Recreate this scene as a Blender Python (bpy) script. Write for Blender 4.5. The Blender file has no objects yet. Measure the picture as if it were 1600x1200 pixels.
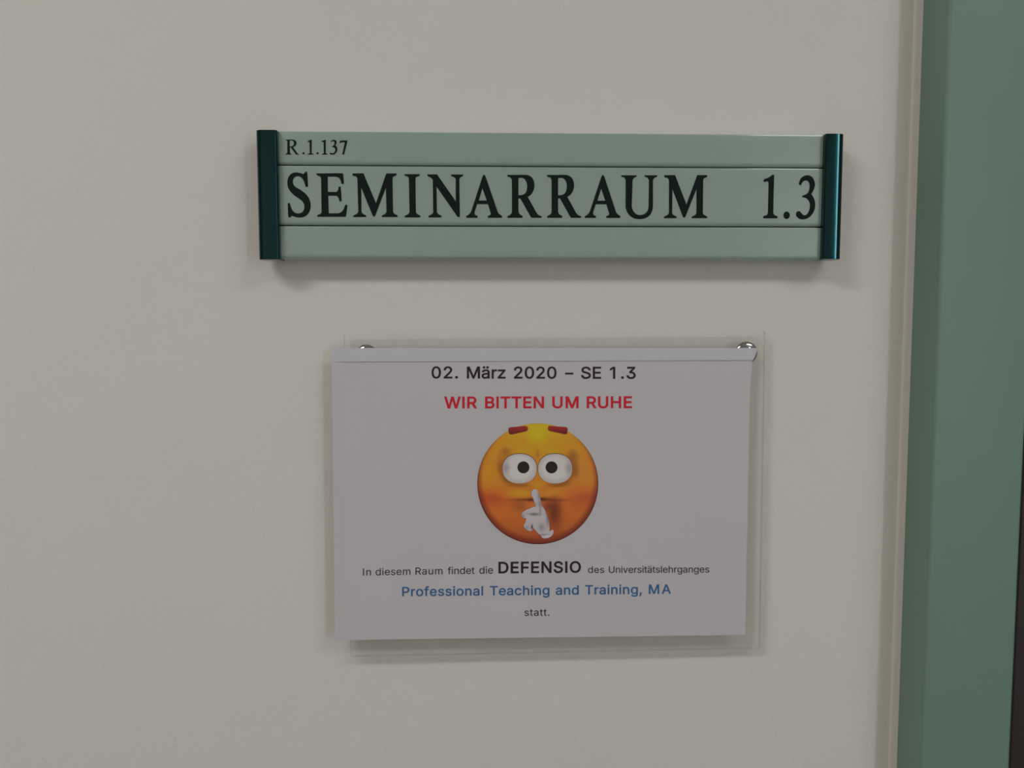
import bpy, bmesh, math, random
from mathutils import Vector, Matrix
from mathutils.geometry import delaunay_2d_cdt

sc = bpy.context.scene
C = sc.collection
random.seed(4)

# ------------------------------------------------------------------ camera
DIST = 0.615                     # lens to wall (m)
EYE = 1.55                       # lens height above the floor
YAW, PITCH, ROLL = math.radians(-2.0427), math.radians(-4.3121), math.radians(0.0555)
FPX = 1300.0
ROT = Matrix.Rotation(YAW, 3, 'Z') @ Matrix.Rotation(PITCH, 3, 'X') @ Matrix.Rotation(ROLL, 3, 'Y')
CAM = Vector((0, -DIST, EYE))
cd = bpy.data.cameras.new('camera'); cam = bpy.data.objects.new('camera', cd); C.objects.link(cam)
cd.sensor_width = 36; cd.lens = FPX / 1600 * 36; cd.clip_start = 0.01; cd.clip_end = 50
cam.matrix_world = Matrix.Translation(CAM) @ (ROT @ Matrix.Rotation(math.pi / 2, 3, 'X')).to_4x4()
sc.camera = cam

# ------------------------------------------------------------------ world, lamps, exposure
w = bpy.data.worlds.new('world'); sc.world = w; w.use_nodes = True
bg = w.node_tree.nodes['Background']; bg.inputs[0].default_value = (1.0, 0.99, 0.98, 1); bg.inputs[1].default_value = 0.20
vs = sc.view_settings
sc.display_settings.display_device = 'sRGB'
vs.view_transform = 'Standard'; vs.look = 'None'; vs.gamma = 1; vs.use_curve_mapping = False
vs.exposure = -0.58
CEIL = 2.62
LAMPS = [(1.07, -1.15, 0.86, 0.30, 8.5), (-1.02, -1.15, 0.86, 0.30, 17.5)]   # x, y, length, width, watts

# ------------------------------------------------------------------ helpers
def lin1(c):
    c /= 255.0
    return c / 12.92 if c <= 0.04045 else ((c + 0.055) / 1.055) ** 2.4
K = 0.43
def lin(r, g, b, k=K):
    c = [lin1(v) / k for v in (r, g, b)]; m = max(1.0, max(c) / 0.93)
    return tuple(v / m for v in c)

def P(px, py, y=0.0):
    """the point of the upright plane at depth y that the lens sees at this spot of the frame"""
    d = ROT @ Vector(((px - 800) / FPX, 1, (600 - py) / FPX))
    return CAM + d * ((y + DIST) / d.y)

def mat(name, col, rough=0.5, metal=0.0, spec=0.5, coat=0.0, bump=None, var=None, colattr=None):
    m = bpy.data.materials.new(name); m.use_nodes = True
    nt = m.node_tree; b = nt.nodes['Principled BSDF']
    b.inputs['Base Color'].default_value = (*col, 1)
    b.inputs['Roughness'].default_value = rough; b.inputs['Metallic'].default_value = metal
    b.inputs['Specular IOR Level'].default_value = spec; b.inputs['Coat Weight'].default_value = coat
    tc = nt.nodes.new('ShaderNodeTexCoord')
    if colattr:
        a = nt.nodes.new('ShaderNodeAttribute'); a.attribute_name = colattr
        nt.links.new(a.outputs['Color'], b.inputs['Base Color'])
    if var:      # (scale, amount): faint mottling of the colour
        n = nt.nodes.new('ShaderNodeTexNoise'); n.inputs['Scale'].default_value = var[0]; n.inputs['Detail'].default_value = 4
        nt.links.new(tc.outputs['Object'], n.inputs['Vector'])
        r = nt.nodes.new('ShaderNodeMix'); r.data_type = 'RGBA'
        r.inputs[6].default_value = (*[c * (1 - var[1]) for c in col], 1)
        r.inputs[7].default_value = (*[min(1, c * (1 + var[1])) for c in col], 1)
        nt.links.new(n.outputs['Fac'], r.inputs[0]); nt.links.new(r.outputs[2], b.inputs['Base Color'])
    if bump:     # list of (scale, distance)
        last = None
        for sc_, dist in bump:
            n = nt.nodes.new('ShaderNodeTexNoise'); n.inputs['Scale'].default_value = sc_; n.inputs['Detail'].default_value = 3
            nt.links.new(tc.outputs['Object'], n.inputs['Vector'])
            u = nt.nodes.new('ShaderNodeBump'); u.inputs['Distance'].default_value = dist
            nt.links.new(n.outputs['Fac'], u.inputs['Height'])
            if last: nt.links.new(last.outputs[0], u.inputs['Normal'])
            last = u
        nt.links.new(last.outputs[0], b.inputs['Normal'])
    return m

def obj(name, verts, faces, m, parent=None, smooth=False):
    me = bpy.data.meshes.new(name); me.from_pydata([tuple(v) for v in verts], [], faces); me.update()
    bm = bmesh.new(); bm.from_mesh(me); bmesh.ops.recalc_face_normals(bm, faces=bm.faces); bm.to_mesh(me); bm.free()
    me.materials.append(m)
    if smooth:
        me.polygons.foreach_set('use_smooth', [True] * len(me.polygons))
    o = bpy.data.objects.new(name, me); C.objects.link(o)
    if parent: put(o, parent)
    return o
def put(o, parent):
    """parent to a thing whose own place is kept: the child's mesh is already in world space"""
    o.parent = parent
    if parent.type == 'EMPTY': o.matrix_parent_inverse = Matrix.Translation(parent.location).inverted()
def thing(name, label, cat, loc):
    o = bpy.data.objects.new(name, None); C.objects.link(o); o.location = loc
    o.empty_display_size = 0.02; o['label'] = label; o['category'] = cat
    return o
def struct(o): o['kind'] = 'structure'; return o
def sharp(o, deg=35):
    me = o.data
    me.polygons.foreach_set('use_smooth', [True] * len(me.polygons))
    me.set_sharp_from_angle(angle=math.radians(deg))

def box(name, lo, hi, m, parent=None, bevel=0.0, seg=3):
    bm = bmesh.new(); bmesh.ops.create_cube(bm, size=1)
    for v in bm.verts:
        v.co = Vector([lo[i] + (hi[i] - lo[i]) * (v.co[i] + 0.5) for i in range(3)])
    if bevel: bmesh.ops.bevel(bm, geom=bm.edges[:], offset=bevel, segments=seg, affect='EDGES', profile=0.5)
    me = bpy.data.meshes.new(name); bm.to_mesh(me); bm.free(); me.materials.append(m)
    o = bpy.data.objects.new(name, me); C.objects.link(o)
    if bevel: sharp(o)
    if parent: put(o, parent)
    return o

def extrude_profile(name, prof, axis, a, b, m, parent=None, seg=1, deg=35):
    """closed outline swept along 'x' or 'z'. prof holds (y, z) for axis x, (x, y) for axis z"""
    n = len(prof); V = []; F = []
    for t in (a, b):
        for p in prof: V.append((t, p[0], p[1]) if axis == 'x' else (p[0], p[1], t))
    for i in range(n):
        j = (i + 1) % n; F.append((i, j, n + j, n + i))
    F.append(tuple(range(n))[::-1]); F.append(tuple(range(n, 2 * n)))
    o = obj(name, V, F, m, parent); sharp(o, deg); return o

def arc(cx, cy, r, a0, a1, n=8, ry=None):
    ry = r if ry is None else ry
    return [(cx + r * math.cos(math.radians(a0 + (a1 - a0) * i / n)), cy + ry * math.sin(math.radians(a0 + (a1 - a0) * i / n))) for i in range(n + 1)]

# ---- flat lettering cut from outlines
def path(s, n=7):
    """'M x,y L x,y Q cx,cy x,y ... Z' -> list of closed outlines"""
    out = []; cur = None; t = s.replace('Z', ' Z ').split(); i = 0
    pt = lambda q: tuple(float(v) for v in q.split(','))
    while i < len(t):
        c = t[i]
        if c == 'M': cur = [pt(t[i + 1])]; out.append(cur); i += 2
        elif c == 'L': cur.append(pt(t[i + 1])); i += 2
        elif c == 'Q':
            a, q, b = cur[-1], pt(t[i + 1]), pt(t[i + 2])
            for k in range(1, n + 1):
                u = k / n
                cur.append(tuple((1 - u) ** 2 * a[j] + 2 * u * (1 - u) * q[j] + u * u * b[j] for j in (0, 1)))
            i += 3
        else: i += 1
    return out
def ring(cx, cy, rx, ry=None, n=20):
    ry = rx if ry is None else ry
    return [[(cx + rx * math.cos(2 * math.pi * k / n), cy + ry * math.sin(2 * math.pi * k / n)) for k in range(n)]]

def fill(loops, extra=(), nonzero=False):
    """triangles inside closed loops (even-odd), with extra inner points"""
    vs_, fs = [], []
    for lp in loops:
        base = len(vs_)
        clean = [p for i, p in enumerate(lp) if (Vector(p) - Vector(lp[i - 1])).length > 1e-7]
        vs_ += [Vector(p) for p in clean]; fs.append(list(range(base, len(vs_))))
    vs_ += [Vector(p) for p in extra]
    if not extra:
        sx = max(v.x for v in vs_) - min(v.x for v in vs_)      # work at a comfortable size, then scale back
        k = 100.0 / sx; o_ = vs_[0].copy()
        q = [(v - o_) * k for v in vs_]
        edges = [(f[i - 1], f[i]) for f in fs for i in range(len(f))]
        r = delaunay_2d_cdt(q, edges, [], 0, 1e-5)
        def inside(c):
            n = 0
            for f in fs:
                for i in range(len(f)):
                    a, b = q[f[i - 1]], q[f[i]]
                    if (a.y > c.y) != (b.y > c.y) and c.x < (b.x - a.x) * (c.y - a.y) / (b.y - a.y) + a.x: n += (1 if b.y > a.y else -1) if nonzero else 1
            return n != 0 if nonzero else n % 2 == 1
        tri = [tuple(t) for t in r[2] if inside((r[0][t[0]] + r[0][t[1]] + r[0][t[2]]) / 3)]
        return [v / k + o_ for v in r[0]], tri
    r = delaunay_2d_cdt(vs_, [], fs, 1, 1e-9)
    return r[0], r[2]

def print_mesh(name, flats, m, place, parent, thick=0.00015):
    """flats: list of loop groups in the frame's units; place maps (x, y, lift) -> world"""
    V, F = [], []
    for loops in flats:
        v, f = fill(loops)
        f = [t if (v[t[1]] - v[t[0]]).cross(v[t[2]] - v[t[0]]) > 0 else t[::-1] for t in f]
        base = len(V); n = len(v)
        V += [place(p[0], p[1], thick) for p in v]
        F += [tuple(base + i for i in t) for t in f]
        base2 = len(V)
        V += [place(p[0], p[1], -0.00005) for p in v]
        cnt = {}
        for t in f:
            for a, b in ((t[0], t[1]), (t[1], t[2]), (t[2], t[0])):
                cnt[(a, b)] = 1
        for (a, b) in cnt:
            if (b, a) not in cnt: F.append((base + b, base + a, base2 + a, base2 + b))
    return obj(name, V, F, m, parent)

# ------------------------------------------------------------------ materials
M_WALL = mat('painted_plaster', lin(168, 164, 158), 0.9, spec=0.2, bump=[(1100, 0.00016), (300, 0.00026), (60, 0.0002)], var=(14, 0.012))
M_CEIL = mat('ceiling_paint', (0.8, 0.8, 0.78), 0.9)
M_FLOOR = mat('floor_linoleum', (0.30, 0.28, 0.25), 0.4, var=(6, 0.1))
M_FRAME = mat('green_enamel', lin(84, 106, 93), 0.42, bump=[(1500, 0.00005)], var=(30, 0.02))
M_DOOR = mat('dark_door', (0.05, 0.03, 0.03), 0.5)
M_RUBBER = mat('black_rubber', (0.012, 0.012, 0.012), 0.6)
M_CAULK = mat('sealant', lin(176, 168, 162), 0.6)
M_SLAT = mat('sage_aluminium', lin(110, 126, 117), 0.25, spec=0.6, coat=1.0, bump=[(2200, 0.00002)], var=(60, 0.015))
M_CAP = mat('dark_green_aluminium', (0.003, 0.044, 0.047), 0.10, metal=0.85, spec=0.4, coat=0.32)
M_INK = mat('dark_vinyl', (0.012, 0.022, 0.019), 0.8, spec=0.1)
M_PAPER = mat('office_paper', lin(152, 148, 151), 0.75, spec=0.25, bump=[(9, 0.0014), (400, 0.00004)])
M_PAPER2 = mat('office_paper_back', lin(152, 150, 155), 0.6, spec=0.3, bump=[(400, 0.00004)])
M_CHROME = mat('chrome', (0.62, 0.61, 0.60), 0.08, metal=1.0)
M_BLACK = mat('black_print', lin(36, 14, 21), 0.7)
M_RED = mat('red_print', lin(158, 18, 34), 0.7)
M_BLUE = mat('blue_print', lin(38, 76, 112), 0.7)
M_FACE = mat('smiley_print', (0.5, 0.4, 0.1), 0.7, colattr='ink')
M_BACK = mat('grey_steel', (0.05, 0.055, 0.05), 0.6)
M_LAMPBODY = mat('lamp_housing', (0.8, 0.8, 0.8), 0.4)

M_DAY = bpy.data.materials.new('daylit_frosted_pane'); M_DAY.use_nodes = True
_b = M_DAY.node_tree.nodes['Principled BSDF']; _b.inputs['Base Color'].default_value = (0.8, 0.85, 0.9, 1)
_b.inputs['Emission Color'].default_value = (0.80, 0.92, 1.0, 1); _b.inputs['Emission Strength'].default_value = 15.0

def acrylic(name, tint, edge):
    m = bpy.data.materials.new(name); m.use_nodes = True; nt = m.node_tree
    for n in list(nt.nodes): nt.nodes.remove(n)
    out = nt.nodes.new('ShaderNodeOutputMaterial'); mix = nt.nodes.new('ShaderNodeMixShader')
    tr = nt.nodes.new('ShaderNodeBsdfTransparent'); tr.inputs[0].default_value = (*tint, 1)
    if edge:
        gl = nt.nodes.new('ShaderNodeBsdfPrincipled'); gl.inputs['Base Color'].default_value = (0.66, 0.64, 0.60, 1); gl.inputs['Roughness'].default_value = 0.25
        mix.inputs[0].default_value = 0.28
    else:
        gl = nt.nodes.new('ShaderNodeBsdfGlossy'); gl.inputs['Roughness'].default_value = 0.03
        fr = nt.nodes.new('ShaderNodeFresnel'); fr.inputs['IOR'].default_value = 1.22
        nt.links.new(fr.outputs[0], mix.inputs[0])
    nt.links.new(tr.outputs[0], mix.inputs[1]); nt.links.new(gl.outputs[0], mix.inputs[2]); nt.links.new(mix.outputs[0], out.inputs[0])
    return m
M_ACR = acrylic('clear_acrylic', (1.0, 1.0, 0.996), False)
M_ACREDGE = acrylic('acrylic_edge', (0.985, 0.985, 0.975), True)

# ------------------------------------------------------------------ the setting
XW = 0.5228 * DIST                       # where the wall meets the door frame
struct(box('wall_back', (-3.2, 0, 0), (XW + 0.004, 0.12, CEIL), M_WALL))
struct(box('floor', (-3.2, -2.4, -0.05), (3.2, 0.12, 0), M_FLOOR))
struct(box('ceiling', (-3.2, -2.4, CEIL), (3.2, 0.12, CEIL + 0.05), M_CEIL))
WX0, WX1, WZ0, WZ1 = 1.35, 1.62, 0.85, 2.50          # a window across the corridor
struct(box('wall_front', (-3.2, -2.5, 0), (WX0, -2.4, CEIL), M_WALL))
struct(box('wall_front.001', (WX1, -2.5, 0), (3.2, -2.4, CEIL), M_WALL))
struct(box('wall_front.002', (WX0, -2.5, 0), (WX1, -2.4, WZ0), M_WALL))
struct(box('wall_front.003', (WX0, -2.5, WZ1), (WX1, -2.4, CEIL), M_WALL))
win = struct(box('window_1', (WX0, -2.47, WZ0), (WX1, -2.462, WZ1), M_DAY))
for a, b in (((WX0, WZ0), (WX0 + 0.06, WZ1)), ((WX1 - 0.06, WZ0), (WX1, WZ1)), ((WX0 + 0.06, WZ0), (WX1 - 0.06, WZ0 + 0.06)), ((WX0 + 0.06, WZ1 - 0.06), (WX1 - 0.06, WZ1))):
    box('window_frame', (a[0], -2.46, a[1]), (b[0], -2.41, b[1]), M_LAMPBODY, win, bevel=0.004)

FD = 0.036                                # how far the steel frame stands off the wall
xr = P(1590, 950, -FD).x                  # its far edge
prof = [(XW, 0.03), (XW, -FD + 0.003)] + arc(XW + 0.003, -FD + 0.003, 0.003, 180, 270, 8)[1:] + \
       arc(xr - 0.003, -FD + 0.003, 0.003, 270, 360, 6) + [(xr, -0.004), (xr + 0.016, -0.004), (xr + 0.016, 0.03)]
fr = extrude_profile('door_1', prof, 'z', 0.0, 2.15, M_FRAME); struct(fr)
gk = extrude_profile('gasket', [(xr + 0.0005, -0.0045), (xr + 0.0005, -0.018)] + arc(xr + 0.006, -0.018, 0.0055, 180, 360, 8) + [(xr + 0.0115, -0.0045)], 'z', 0.01, 2.14, M_RUBBER, fr)
leaf = box('door_leaf', (xr + 0.012, 0.0, 0.01), (xr + 0.95, 0.04, 2.14), M_DOOR, fr, bevel=0.002)
box('door_frame_head', (XW, -FD, 2.15), (xr + 1.05, 0.03, 2.24), M_FRAME, fr, bevel=0.003)
struct(box('wall_right', (xr + 1.05, 0, 0), (3.2, 0.12, CEIL), M_WALL))
struct(box('wall_top', (XW + 0.004, 0.0, 2.24), (xr + 1.05, 0.12, CEIL), M_WALL))
# sealant bead in the corner between wall and frame
bead = [(XW + 0.0005, 0.0005), (XW + 0.0005, -0.0022), (XW - 0.001, -0.0018), (XW - 0.0040, -0.0014), (XW - 0.0050, -0.0011), (XW - 0.0055, -0.0006), (XW - 0.0057, 0.0005)]
struct(extrude_profile('trim_1', bead, 'z', 0.0, 2.15, M_CAULK))

# ------------------------------------------------------------------ ceiling lamps
for i, (x, y, L, W_, watts) in enumerate(LAMPS):
    t = thing('ceiling_light', ('rectangular ceiling panel light up on the right, nearer the door' if i == 0 else 'rectangular ceiling panel light up on the left, farther from the door'), 'ceiling light', (x, y, CEIL))
    t['group'] = 'ceiling panel lights'
    box('housing', (x - L / 2 - 0.02, y - W_ / 2 - 0.02, CEIL - 0.03), (x + L / 2 + 0.02, y + W_ / 2 + 0.02, CEIL), M_LAMPBODY, t, bevel=0.004)
    ld = bpy.data.lights.new('panel_lamp', 'AREA'); ld.shape = 'RECTANGLE'; ld.size = L; ld.size_y = W_; ld.energy = watts; ld.color = (1.0, 0.995, 0.985)
    lo = bpy.data.objects.new('panel_lamp', ld); C.objects.link(lo); lo.location = (x, y, CEIL - 0.034); put(lo, t)

# ------------------------------------------------------------------ room sign
FACE = -0.03 * DIST
X0, X1 = -0.2311 * DIST, 0.3988 * DIST
Z0, Z1, G1, G2 = [EYE + v * DIST for v in (0.0717, 0.2149, 0.1774, 0.1094)]
sign = thing('room_sign', 'wide sage green room sign reading SEMINARRAUM 1.3 with dark green end caps', 'sign', ((X0 + X1) / 2, 0, (Z0 + Z1) / 2))
def slat_profile(zb, zt):
    rb, rt, dp = 0.0036, 0.0009, 0.010
    back = FACE + dp
    return [(back, zb), (FACE + rb * 0.5, zb)] + [(FACE + 0.5 * rb * (1 - math.sin(a)), zb + rb * (1 - math.cos(a))) for a in [math.radians(q) for q in (15, 30, 45, 60, 75, 90)]] + \
           [(FACE, zt - 0.00115), (FACE + 0.00030, zt - 0.0001), (FACE + 0.0005, zt), (back, zt)]
slats = []
gap = 0.0005
for nm, zb, zt in (('top', G1 + gap, Z1), ('mid', G2 + gap, G1 - gap), ('low', Z0, G2 - gap)):
    s = extrude_profile('slat', slat_profile(zb, zt), 'x', X0 - 0.008, X1 + 0.006, M_SLAT, sign)
    slats.append(s)
slats[0]['label'] = 'top slat with small room number'
slats[1]['label'] = 'middle slat with large dark lettering'
slats[2]['label'] = 'blank bottom slat'
box('back_rail', (X0 - 0.006, FACE + 0.009, Z0 + 0.0015), (X1 + 0.004, 0.0, Z1 - 0.0015), M_SLAT, sign)

CF = -0.0238
def cap(xa, xb, zb, zt, flip, label):
    r = (xb - xa)
    # outer side rounded over more than the inner one
    ro, ri = 0.0044, 0.0018
    pr = [(0, -0.007), (0, CF + ro)] + arc(ro, CF + ro, ro, 180, 270, 12)[1:] + arc(r - ri, CF + ri, ri, 270, 360, 8)[0:] + [(r, -0.007)]
    pr = [((xb - p[0]) if flip else (xa + p[0]), p[1]) for p in pr]
    n = len(pr); V = []; F = []
    cxm, cym = (xa + xb) / 2, CF / 2
    rows = [(zb, 0.95), (zb + 0.0004, 1.0), (zt - 0.0004, 1.0), (zt, 0.95)]
    for z, s in rows:
        for p in pr: V.append((cxm + (p[0] - cxm) * s, min(0.0, p[1] * s if s < 1 else p[1]), z))
    for k in range(3):
        for i in range(n):
            j = (i + 1) % n; F.append((k * n + i, k * n + j, (k + 1) * n + j, (k + 1) * n + i))
    F.append(tuple(range(n))); F.append(tuple(range(3 * n, 4 * n)))
    o = obj('end_cap', V, F, M_CAP, sign); sharp(o, 30); o['label'] = label
    return o
cap(P(407.5, 305, -0.012).x, P(434.5, 305, CF).x, P(420, 405.8, CF).z, P(415, 202, CF).z, False, 'left end cap in dark green')
cap(P(1288.5, 305, CF).x, P(1311.2, 305, -0.016).x, P(1299, 405.3, CF).z, P(1303, 208, CF).z, True, 'right end cap in dark blue green with a bright streak')

def on_face(x, y, lift): return P(x, y, FACE - lift)
def placed(ox, oy, s, loops): return [[(ox + p[0] / s, oy + p[1] / s) for p in lp] for lp in loops]
GL = {
 'S': (440, 260, 12, path('M 442,112 L 452,100 L 478,100 L 486,200 L 497,365 L 488,382 L 462,385 L 447,372 Q 428,270 385,222 Q 345,182 290,184 Q 215,198 210,290 Q 215,368 305,412 Q 400,462 455,520 Q 545,610 547,730 Q 542,850 475,915 Q 415,960 340,960 Q 270,960 195,925 L 160,958 L 130,956 L 122,900 L 115,700 L 125,687 L 155,687 Q 175,780 212,835 Q 255,885 320,882 Q 412,880 428,775 Q 430,690 375,640 Q 340,610 260,560 Q 165,485 130,415 Q 105,360 108,290 Q 115,190 180,140 Q 230,108 300,115 Q 355,120 405,145 Z')),
 'E': (440, 260, 12, path('M 650,132 L 1140,128 L 1155,145 L 1168,305 Q 1165,330 1145,332 L 1122,322 Q 1110,240 1070,210 Q 1040,192 980,190 L 865,193 L 868,478 L 1020,480 Q 1060,472 1070,390 L 1085,376 L 1108,380 L 1118,500 L 1125,640 L 1112,660 L 1088,655 Q 1068,570 1030,550 L 875,550 L 885,880 L 1050,880 Q 1130,870 1165,800 L 1195,720 L 1235,725 L 1210,930 Q 1200,945 1180,945 L 675,945 Q 660,915 690,905 Q 742,895 750,860 L 742,240 Q 735,190 700,180 Q 650,165 650,132 Z')),
 'M': (540, 260, 12, path('M 128,135 L 335,130 L 570,690 L 762,132 L 955,132 L 955,165 Q 920,185 900,190 Q 882,200 880,240 L 890,850 Q 895,880 930,897 L 978,922 L 975,950 L 680,950 L 680,922 L 730,897 Q 765,880 768,840 L 755,400 L 560,915 L 545,940 L 520,937 L 505,915 L 293,400 L 298,840 Q 300,875 330,892 L 388,922 L 385,950 L 145,950 L 143,925 L 195,897 Q 235,880 238,840 L 222,240 Q 215,200 190,185 L 135,175 Z')),
 'I': (630, 260, 12, path('M 22,146 L 310,146 L 307,178 L 260,192 Q 232,200 230,240 L 238,850 Q 245,880 275,900 L 325,928 L 320,957 L 30,957 L 28,930 L 80,905 Q 115,885 118,850 L 108,240 Q 102,200 75,187 L 28,172 Z')),
 'N': (630, 260, 12, path('M 448,150 L 635,150 L 985,652 L 985,250 Q 980,210 945,200 L 898,178 L 898,152 L 1125,152 L 1122,180 L 1080,202 Q 1055,215 1053,250 L 1063,940 L 1050,952 L 1018,945 L 625,380 L 632,850 Q 640,880 665,900 L 722,930 L 715,957 L 475,957 L 475,927 L 530,900 Q 560,885 563,850 L 555,260 Q 540,215 500,205 L 455,180 Z')),
 'A': (720, 260, 12, path('M 435,150 L 462,182 L 685,830 Q 695,880 740,905 L 777,932 L 770,964 L 510,964 L 505,932 L 545,915 Q 565,905 560,870 L 508,707 L 308,707 L 260,850 Q 255,890 270,910 L 317,932 L 312,964 L 105,964 L 97,937 L 145,905 Q 180,885 200,830 L 400,210 Q 415,165 435,150 Z M 405,412 L 487,640 L 338,640 Z')),
 'R': (785, 260, 12, path('M 90,160 L 440,158 Q 520,165 565,225 Q 605,290 600,370 Q 590,470 530,535 L 475,572 L 640,870 Q 665,910 700,922 L 737,937 L 735,964 L 550,964 L 530,945 L 335,600 L 300,605 L 302,840 Q 305,885 335,905 L 382,932 L 375,964 L 98,964 L 93,935 L 140,910 Q 178,890 180,840 L 178,270 Q 170,210 140,205 L 95,190 Z M 300,220 Q 355,205 400,225 Q 460,270 465,370 Q 462,460 430,500 Q 390,545 300,540 Z')),
 'U': (960, 260, 12, path('M 128,167 L 417,167 L 414,195 Q 345,215 340,270 L 325,740 Q 330,810 370,860 Q 410,912 480,912 Q 560,910 610,850 Q 640,800 640,740 L 648,270 Q 640,215 600,205 L 565,190 L 567,167 L 804,167 L 800,195 Q 725,215 722,270 L 722,740 Q 720,850 660,920 Q 590,988 470,990 Q 350,990 275,910 Q 210,830 208,740 L 210,270 Q 205,225 180,207 L 130,195 Z')),
 '1': (1185, 260, 12, path('M 272,153 L 295,163 L 285,500 L 278,860 Q 275,900 310,918 L 355,935 L 360,960 L 345,974 L 95,974 L 85,955 L 95,930 L 150,915 Q 175,900 178,860 L 190,320 Q 190,280 155,280 L 120,292 Q 93,290 95,262 L 110,238 Q 200,215 250,165 Z')),
 '.': (1185, 260, 12, ring(528, 917, 60, 70)),
 '3': (1185, 260, 12, path('M 778,352 Q 755,335 760,310 Q 780,230 820,200 Q 870,165 930,166 Q 1000,175 1035,240 Q 1060,290 1060,350 Q 1050,430 990,520 Q 1060,600 1065,710 Q 1065,850 970,940 Q 900,1000 810,995 Q 740,985 710,930 Q 695,880 720,850 Q 760,825 795,860 Q 820,905 862,918 Q 910,915 940,850 Q 965,790 965,730 Q 965,650 900,600 Q 860,580 828,582 L 820,550 Q 900,530 930,490 Q 962,430 960,360 Q 955,300 925,275 Q 880,250 840,280 Q 810,310 800,348 Z')),
}
def glyph_world(k, dx=0.0, dz=0.0):
    ox, oy, s, loops = GL[k]
    return [[tuple((q.x + dx, q.z + dz)) for q in (P(ox + p[0] / s, oy + p[1] / s, FACE) for p in lp)] for lp in loops]
def shift(a, b):
    d = P(*b, FACE) - P(*a, FACE); return d.x, d.z
flats = [(k, glyph_world(k)) for k in 'SEMINAR']
flats.append(('R', glyph_world('R', *shift((792.9, 273.4), (855.0, 273.5)))))
flats.append(('A', glyph_world('A', *shift((756.25, 272.5), (941.9, 273.0)))))
flats.append(('U', glyph_world('U')))
flats.append(('M', glyph_world('M', *shift((550.8, 271.0), (1038.0, 273.6)))))
flats += [(k, glyph_world(k)) for k in '1.3']
def flat_place(x, z, lift): return Vector((x, FACE - lift, z))
for k, g in flats:
    print_mesh('full_stop' if k == '.' else 'numeral' if k in '13' else 'letter', [g], M_INK, flat_place, slats[1], 0.0002)
SM = (440, 205, 14.545)
one = path('M 668,195 L 684,198 L 682,490 Q 686,510 725,515 L 725,530 L 595,530 L 595,515 Q 636,508 640,490 L 634,248 L 590,238 L 590,222 Z')
small = [path('M 90,190 L 230,190 Q 335,195 338,270 Q 335,335 260,358 L 350,490 Q 370,515 395,518 L 395,530 L 328,530 L 205,365 L 187,365 L 190,490 Q 192,508 222,515 L 222,530 L 88,530 L 88,515 Q 125,508 128,490 L 131,230 Q 130,210 90,205 Z M 184,214 Q 283,195 282,280 Q 275,350 184,345 Z'),
         ring(497, 500, 24), one, ring(817, 500, 24), [[(x + 320, y) for x, y in one[0]]],
         path('M 1112,245 Q 1140,192 1195,196 Q 1252,205 1250,260 Q 1245,300 1217,325 Q 1270,350 1267,420 Q 1255,500 1180,530 Q 1130,542 1090,512 L 1093,484 Q 1150,512 1188,493 Q 1223,460 1218,410 Q 1208,358 1150,364 L 1150,342 Q 1200,320 1203,270 Q 1200,228 1170,226 Q 1145,226 1128,254 Z'),
         path('M 1330,213 L 1490,208 L 1497,225 L 1420,530 L 1378,526 L 1436,254 L 1365,250 Q 1340,257 1325,275 L 1316,268 Z')]
for k, g in zip('R.1.137', small):
    print_mesh('full_stop' if k == '.' else 'letter' if k == 'R' else 'numeral', [placed(*SM, g)], M_INK, on_face, slats[0], 0.0002)

# ------------------------------------------------------------------ acrylic board on the wall
PF, PB = -0.0085, -0.0040
BS = (DIST + PF) / 0.98
cx, cz, bw, bh, ba = 0.0886 * BS, EYE - 0.2077 * BS, 0.4986 * BS, 0.3881 * BS, 0.0055
board = thing('acrylic_sign_holder', 'clear acrylic board screwed to the wall behind the paper notice', 'sign holder', (cx, 0, cz))
bm = bmesh.new(); bmesh.ops.create_cube(bm, size=1)
for v in bm.verts: v.co = Vector((v.co.x * bw, (PF + PB) / 2 + v.co.y * (PB - PF), v.co.z * bh))
bmesh.ops.bevel(bm, geom=bm.edges[:], offset=0.0005, segments=2, affect='EDGES')
bmesh.ops.rotate(bm, verts=bm.verts, cent=(0, 0, 0), matrix=Matrix.Rotation(-ba, 3, 'Y'))
bmesh.ops.translate(bm, verts=bm.verts, vec=(cx, 0, cz))
me = bpy.data.meshes.new('plate'); bm.to_mesh(me); bm.free()
me.materials.append(M_ACR); me.materials.append(M_ACREDGE)
for p in me.polygons: p.material_index = 0 if abs(p.normal.y) > 0.98 else 1
o = bpy.data.objects.new('plate', me); C.objects.link(o); put(o, board)
def lathe(name, c, prof, m, parent, n=40):
    """profile of (radius, y) turned about the axis through c that points at the room"""
    V, F = [], []
    for r, y in prof:
        for k in range(n):
            a = 2 * math.pi * k / n; V.append((c.x + r * math.cos(a), y, c.z + r * math.sin(a)))
    for i in range(len(prof) - 1):
        for k in range(n):
            l = (k + 1) % n; F.append((i * n + k, i * n + l, (i + 1) * n + l, (i + 1) * n + k))
    F.append(tuple(range(n))); F.append(tuple(range((len(prof) - 1) * n, len(prof) * n)))
    o = obj(name, V, F, m, parent); sharp(o, 40); return o
for (px, py, rp) in ((572, 555.3, 17.4), (1167, 551.3, 18.0)):
    c = P(px, py, PF - 0.002); R_ = rp / FPX * (DIST - 0.014)
    dome = [(R_ * 0.9, PF), (R_, PF - 0.0004), (R_, PF - 0.0008)] + [(R_ * math.cos(math.radians(a)), PF - 0.0008 - 0.0028 * math.sin(math.radians(a))) for a in (12, 24, 36, 48, 60, 72, 84, 89)]
    s = lathe('screw_cap', c, dome, M_CHROME, board)
    lathe('spacer', c, [(R_ * 0.55, 0.0), (R_ * 0.55, PB)], M_CHROME, board)

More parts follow.
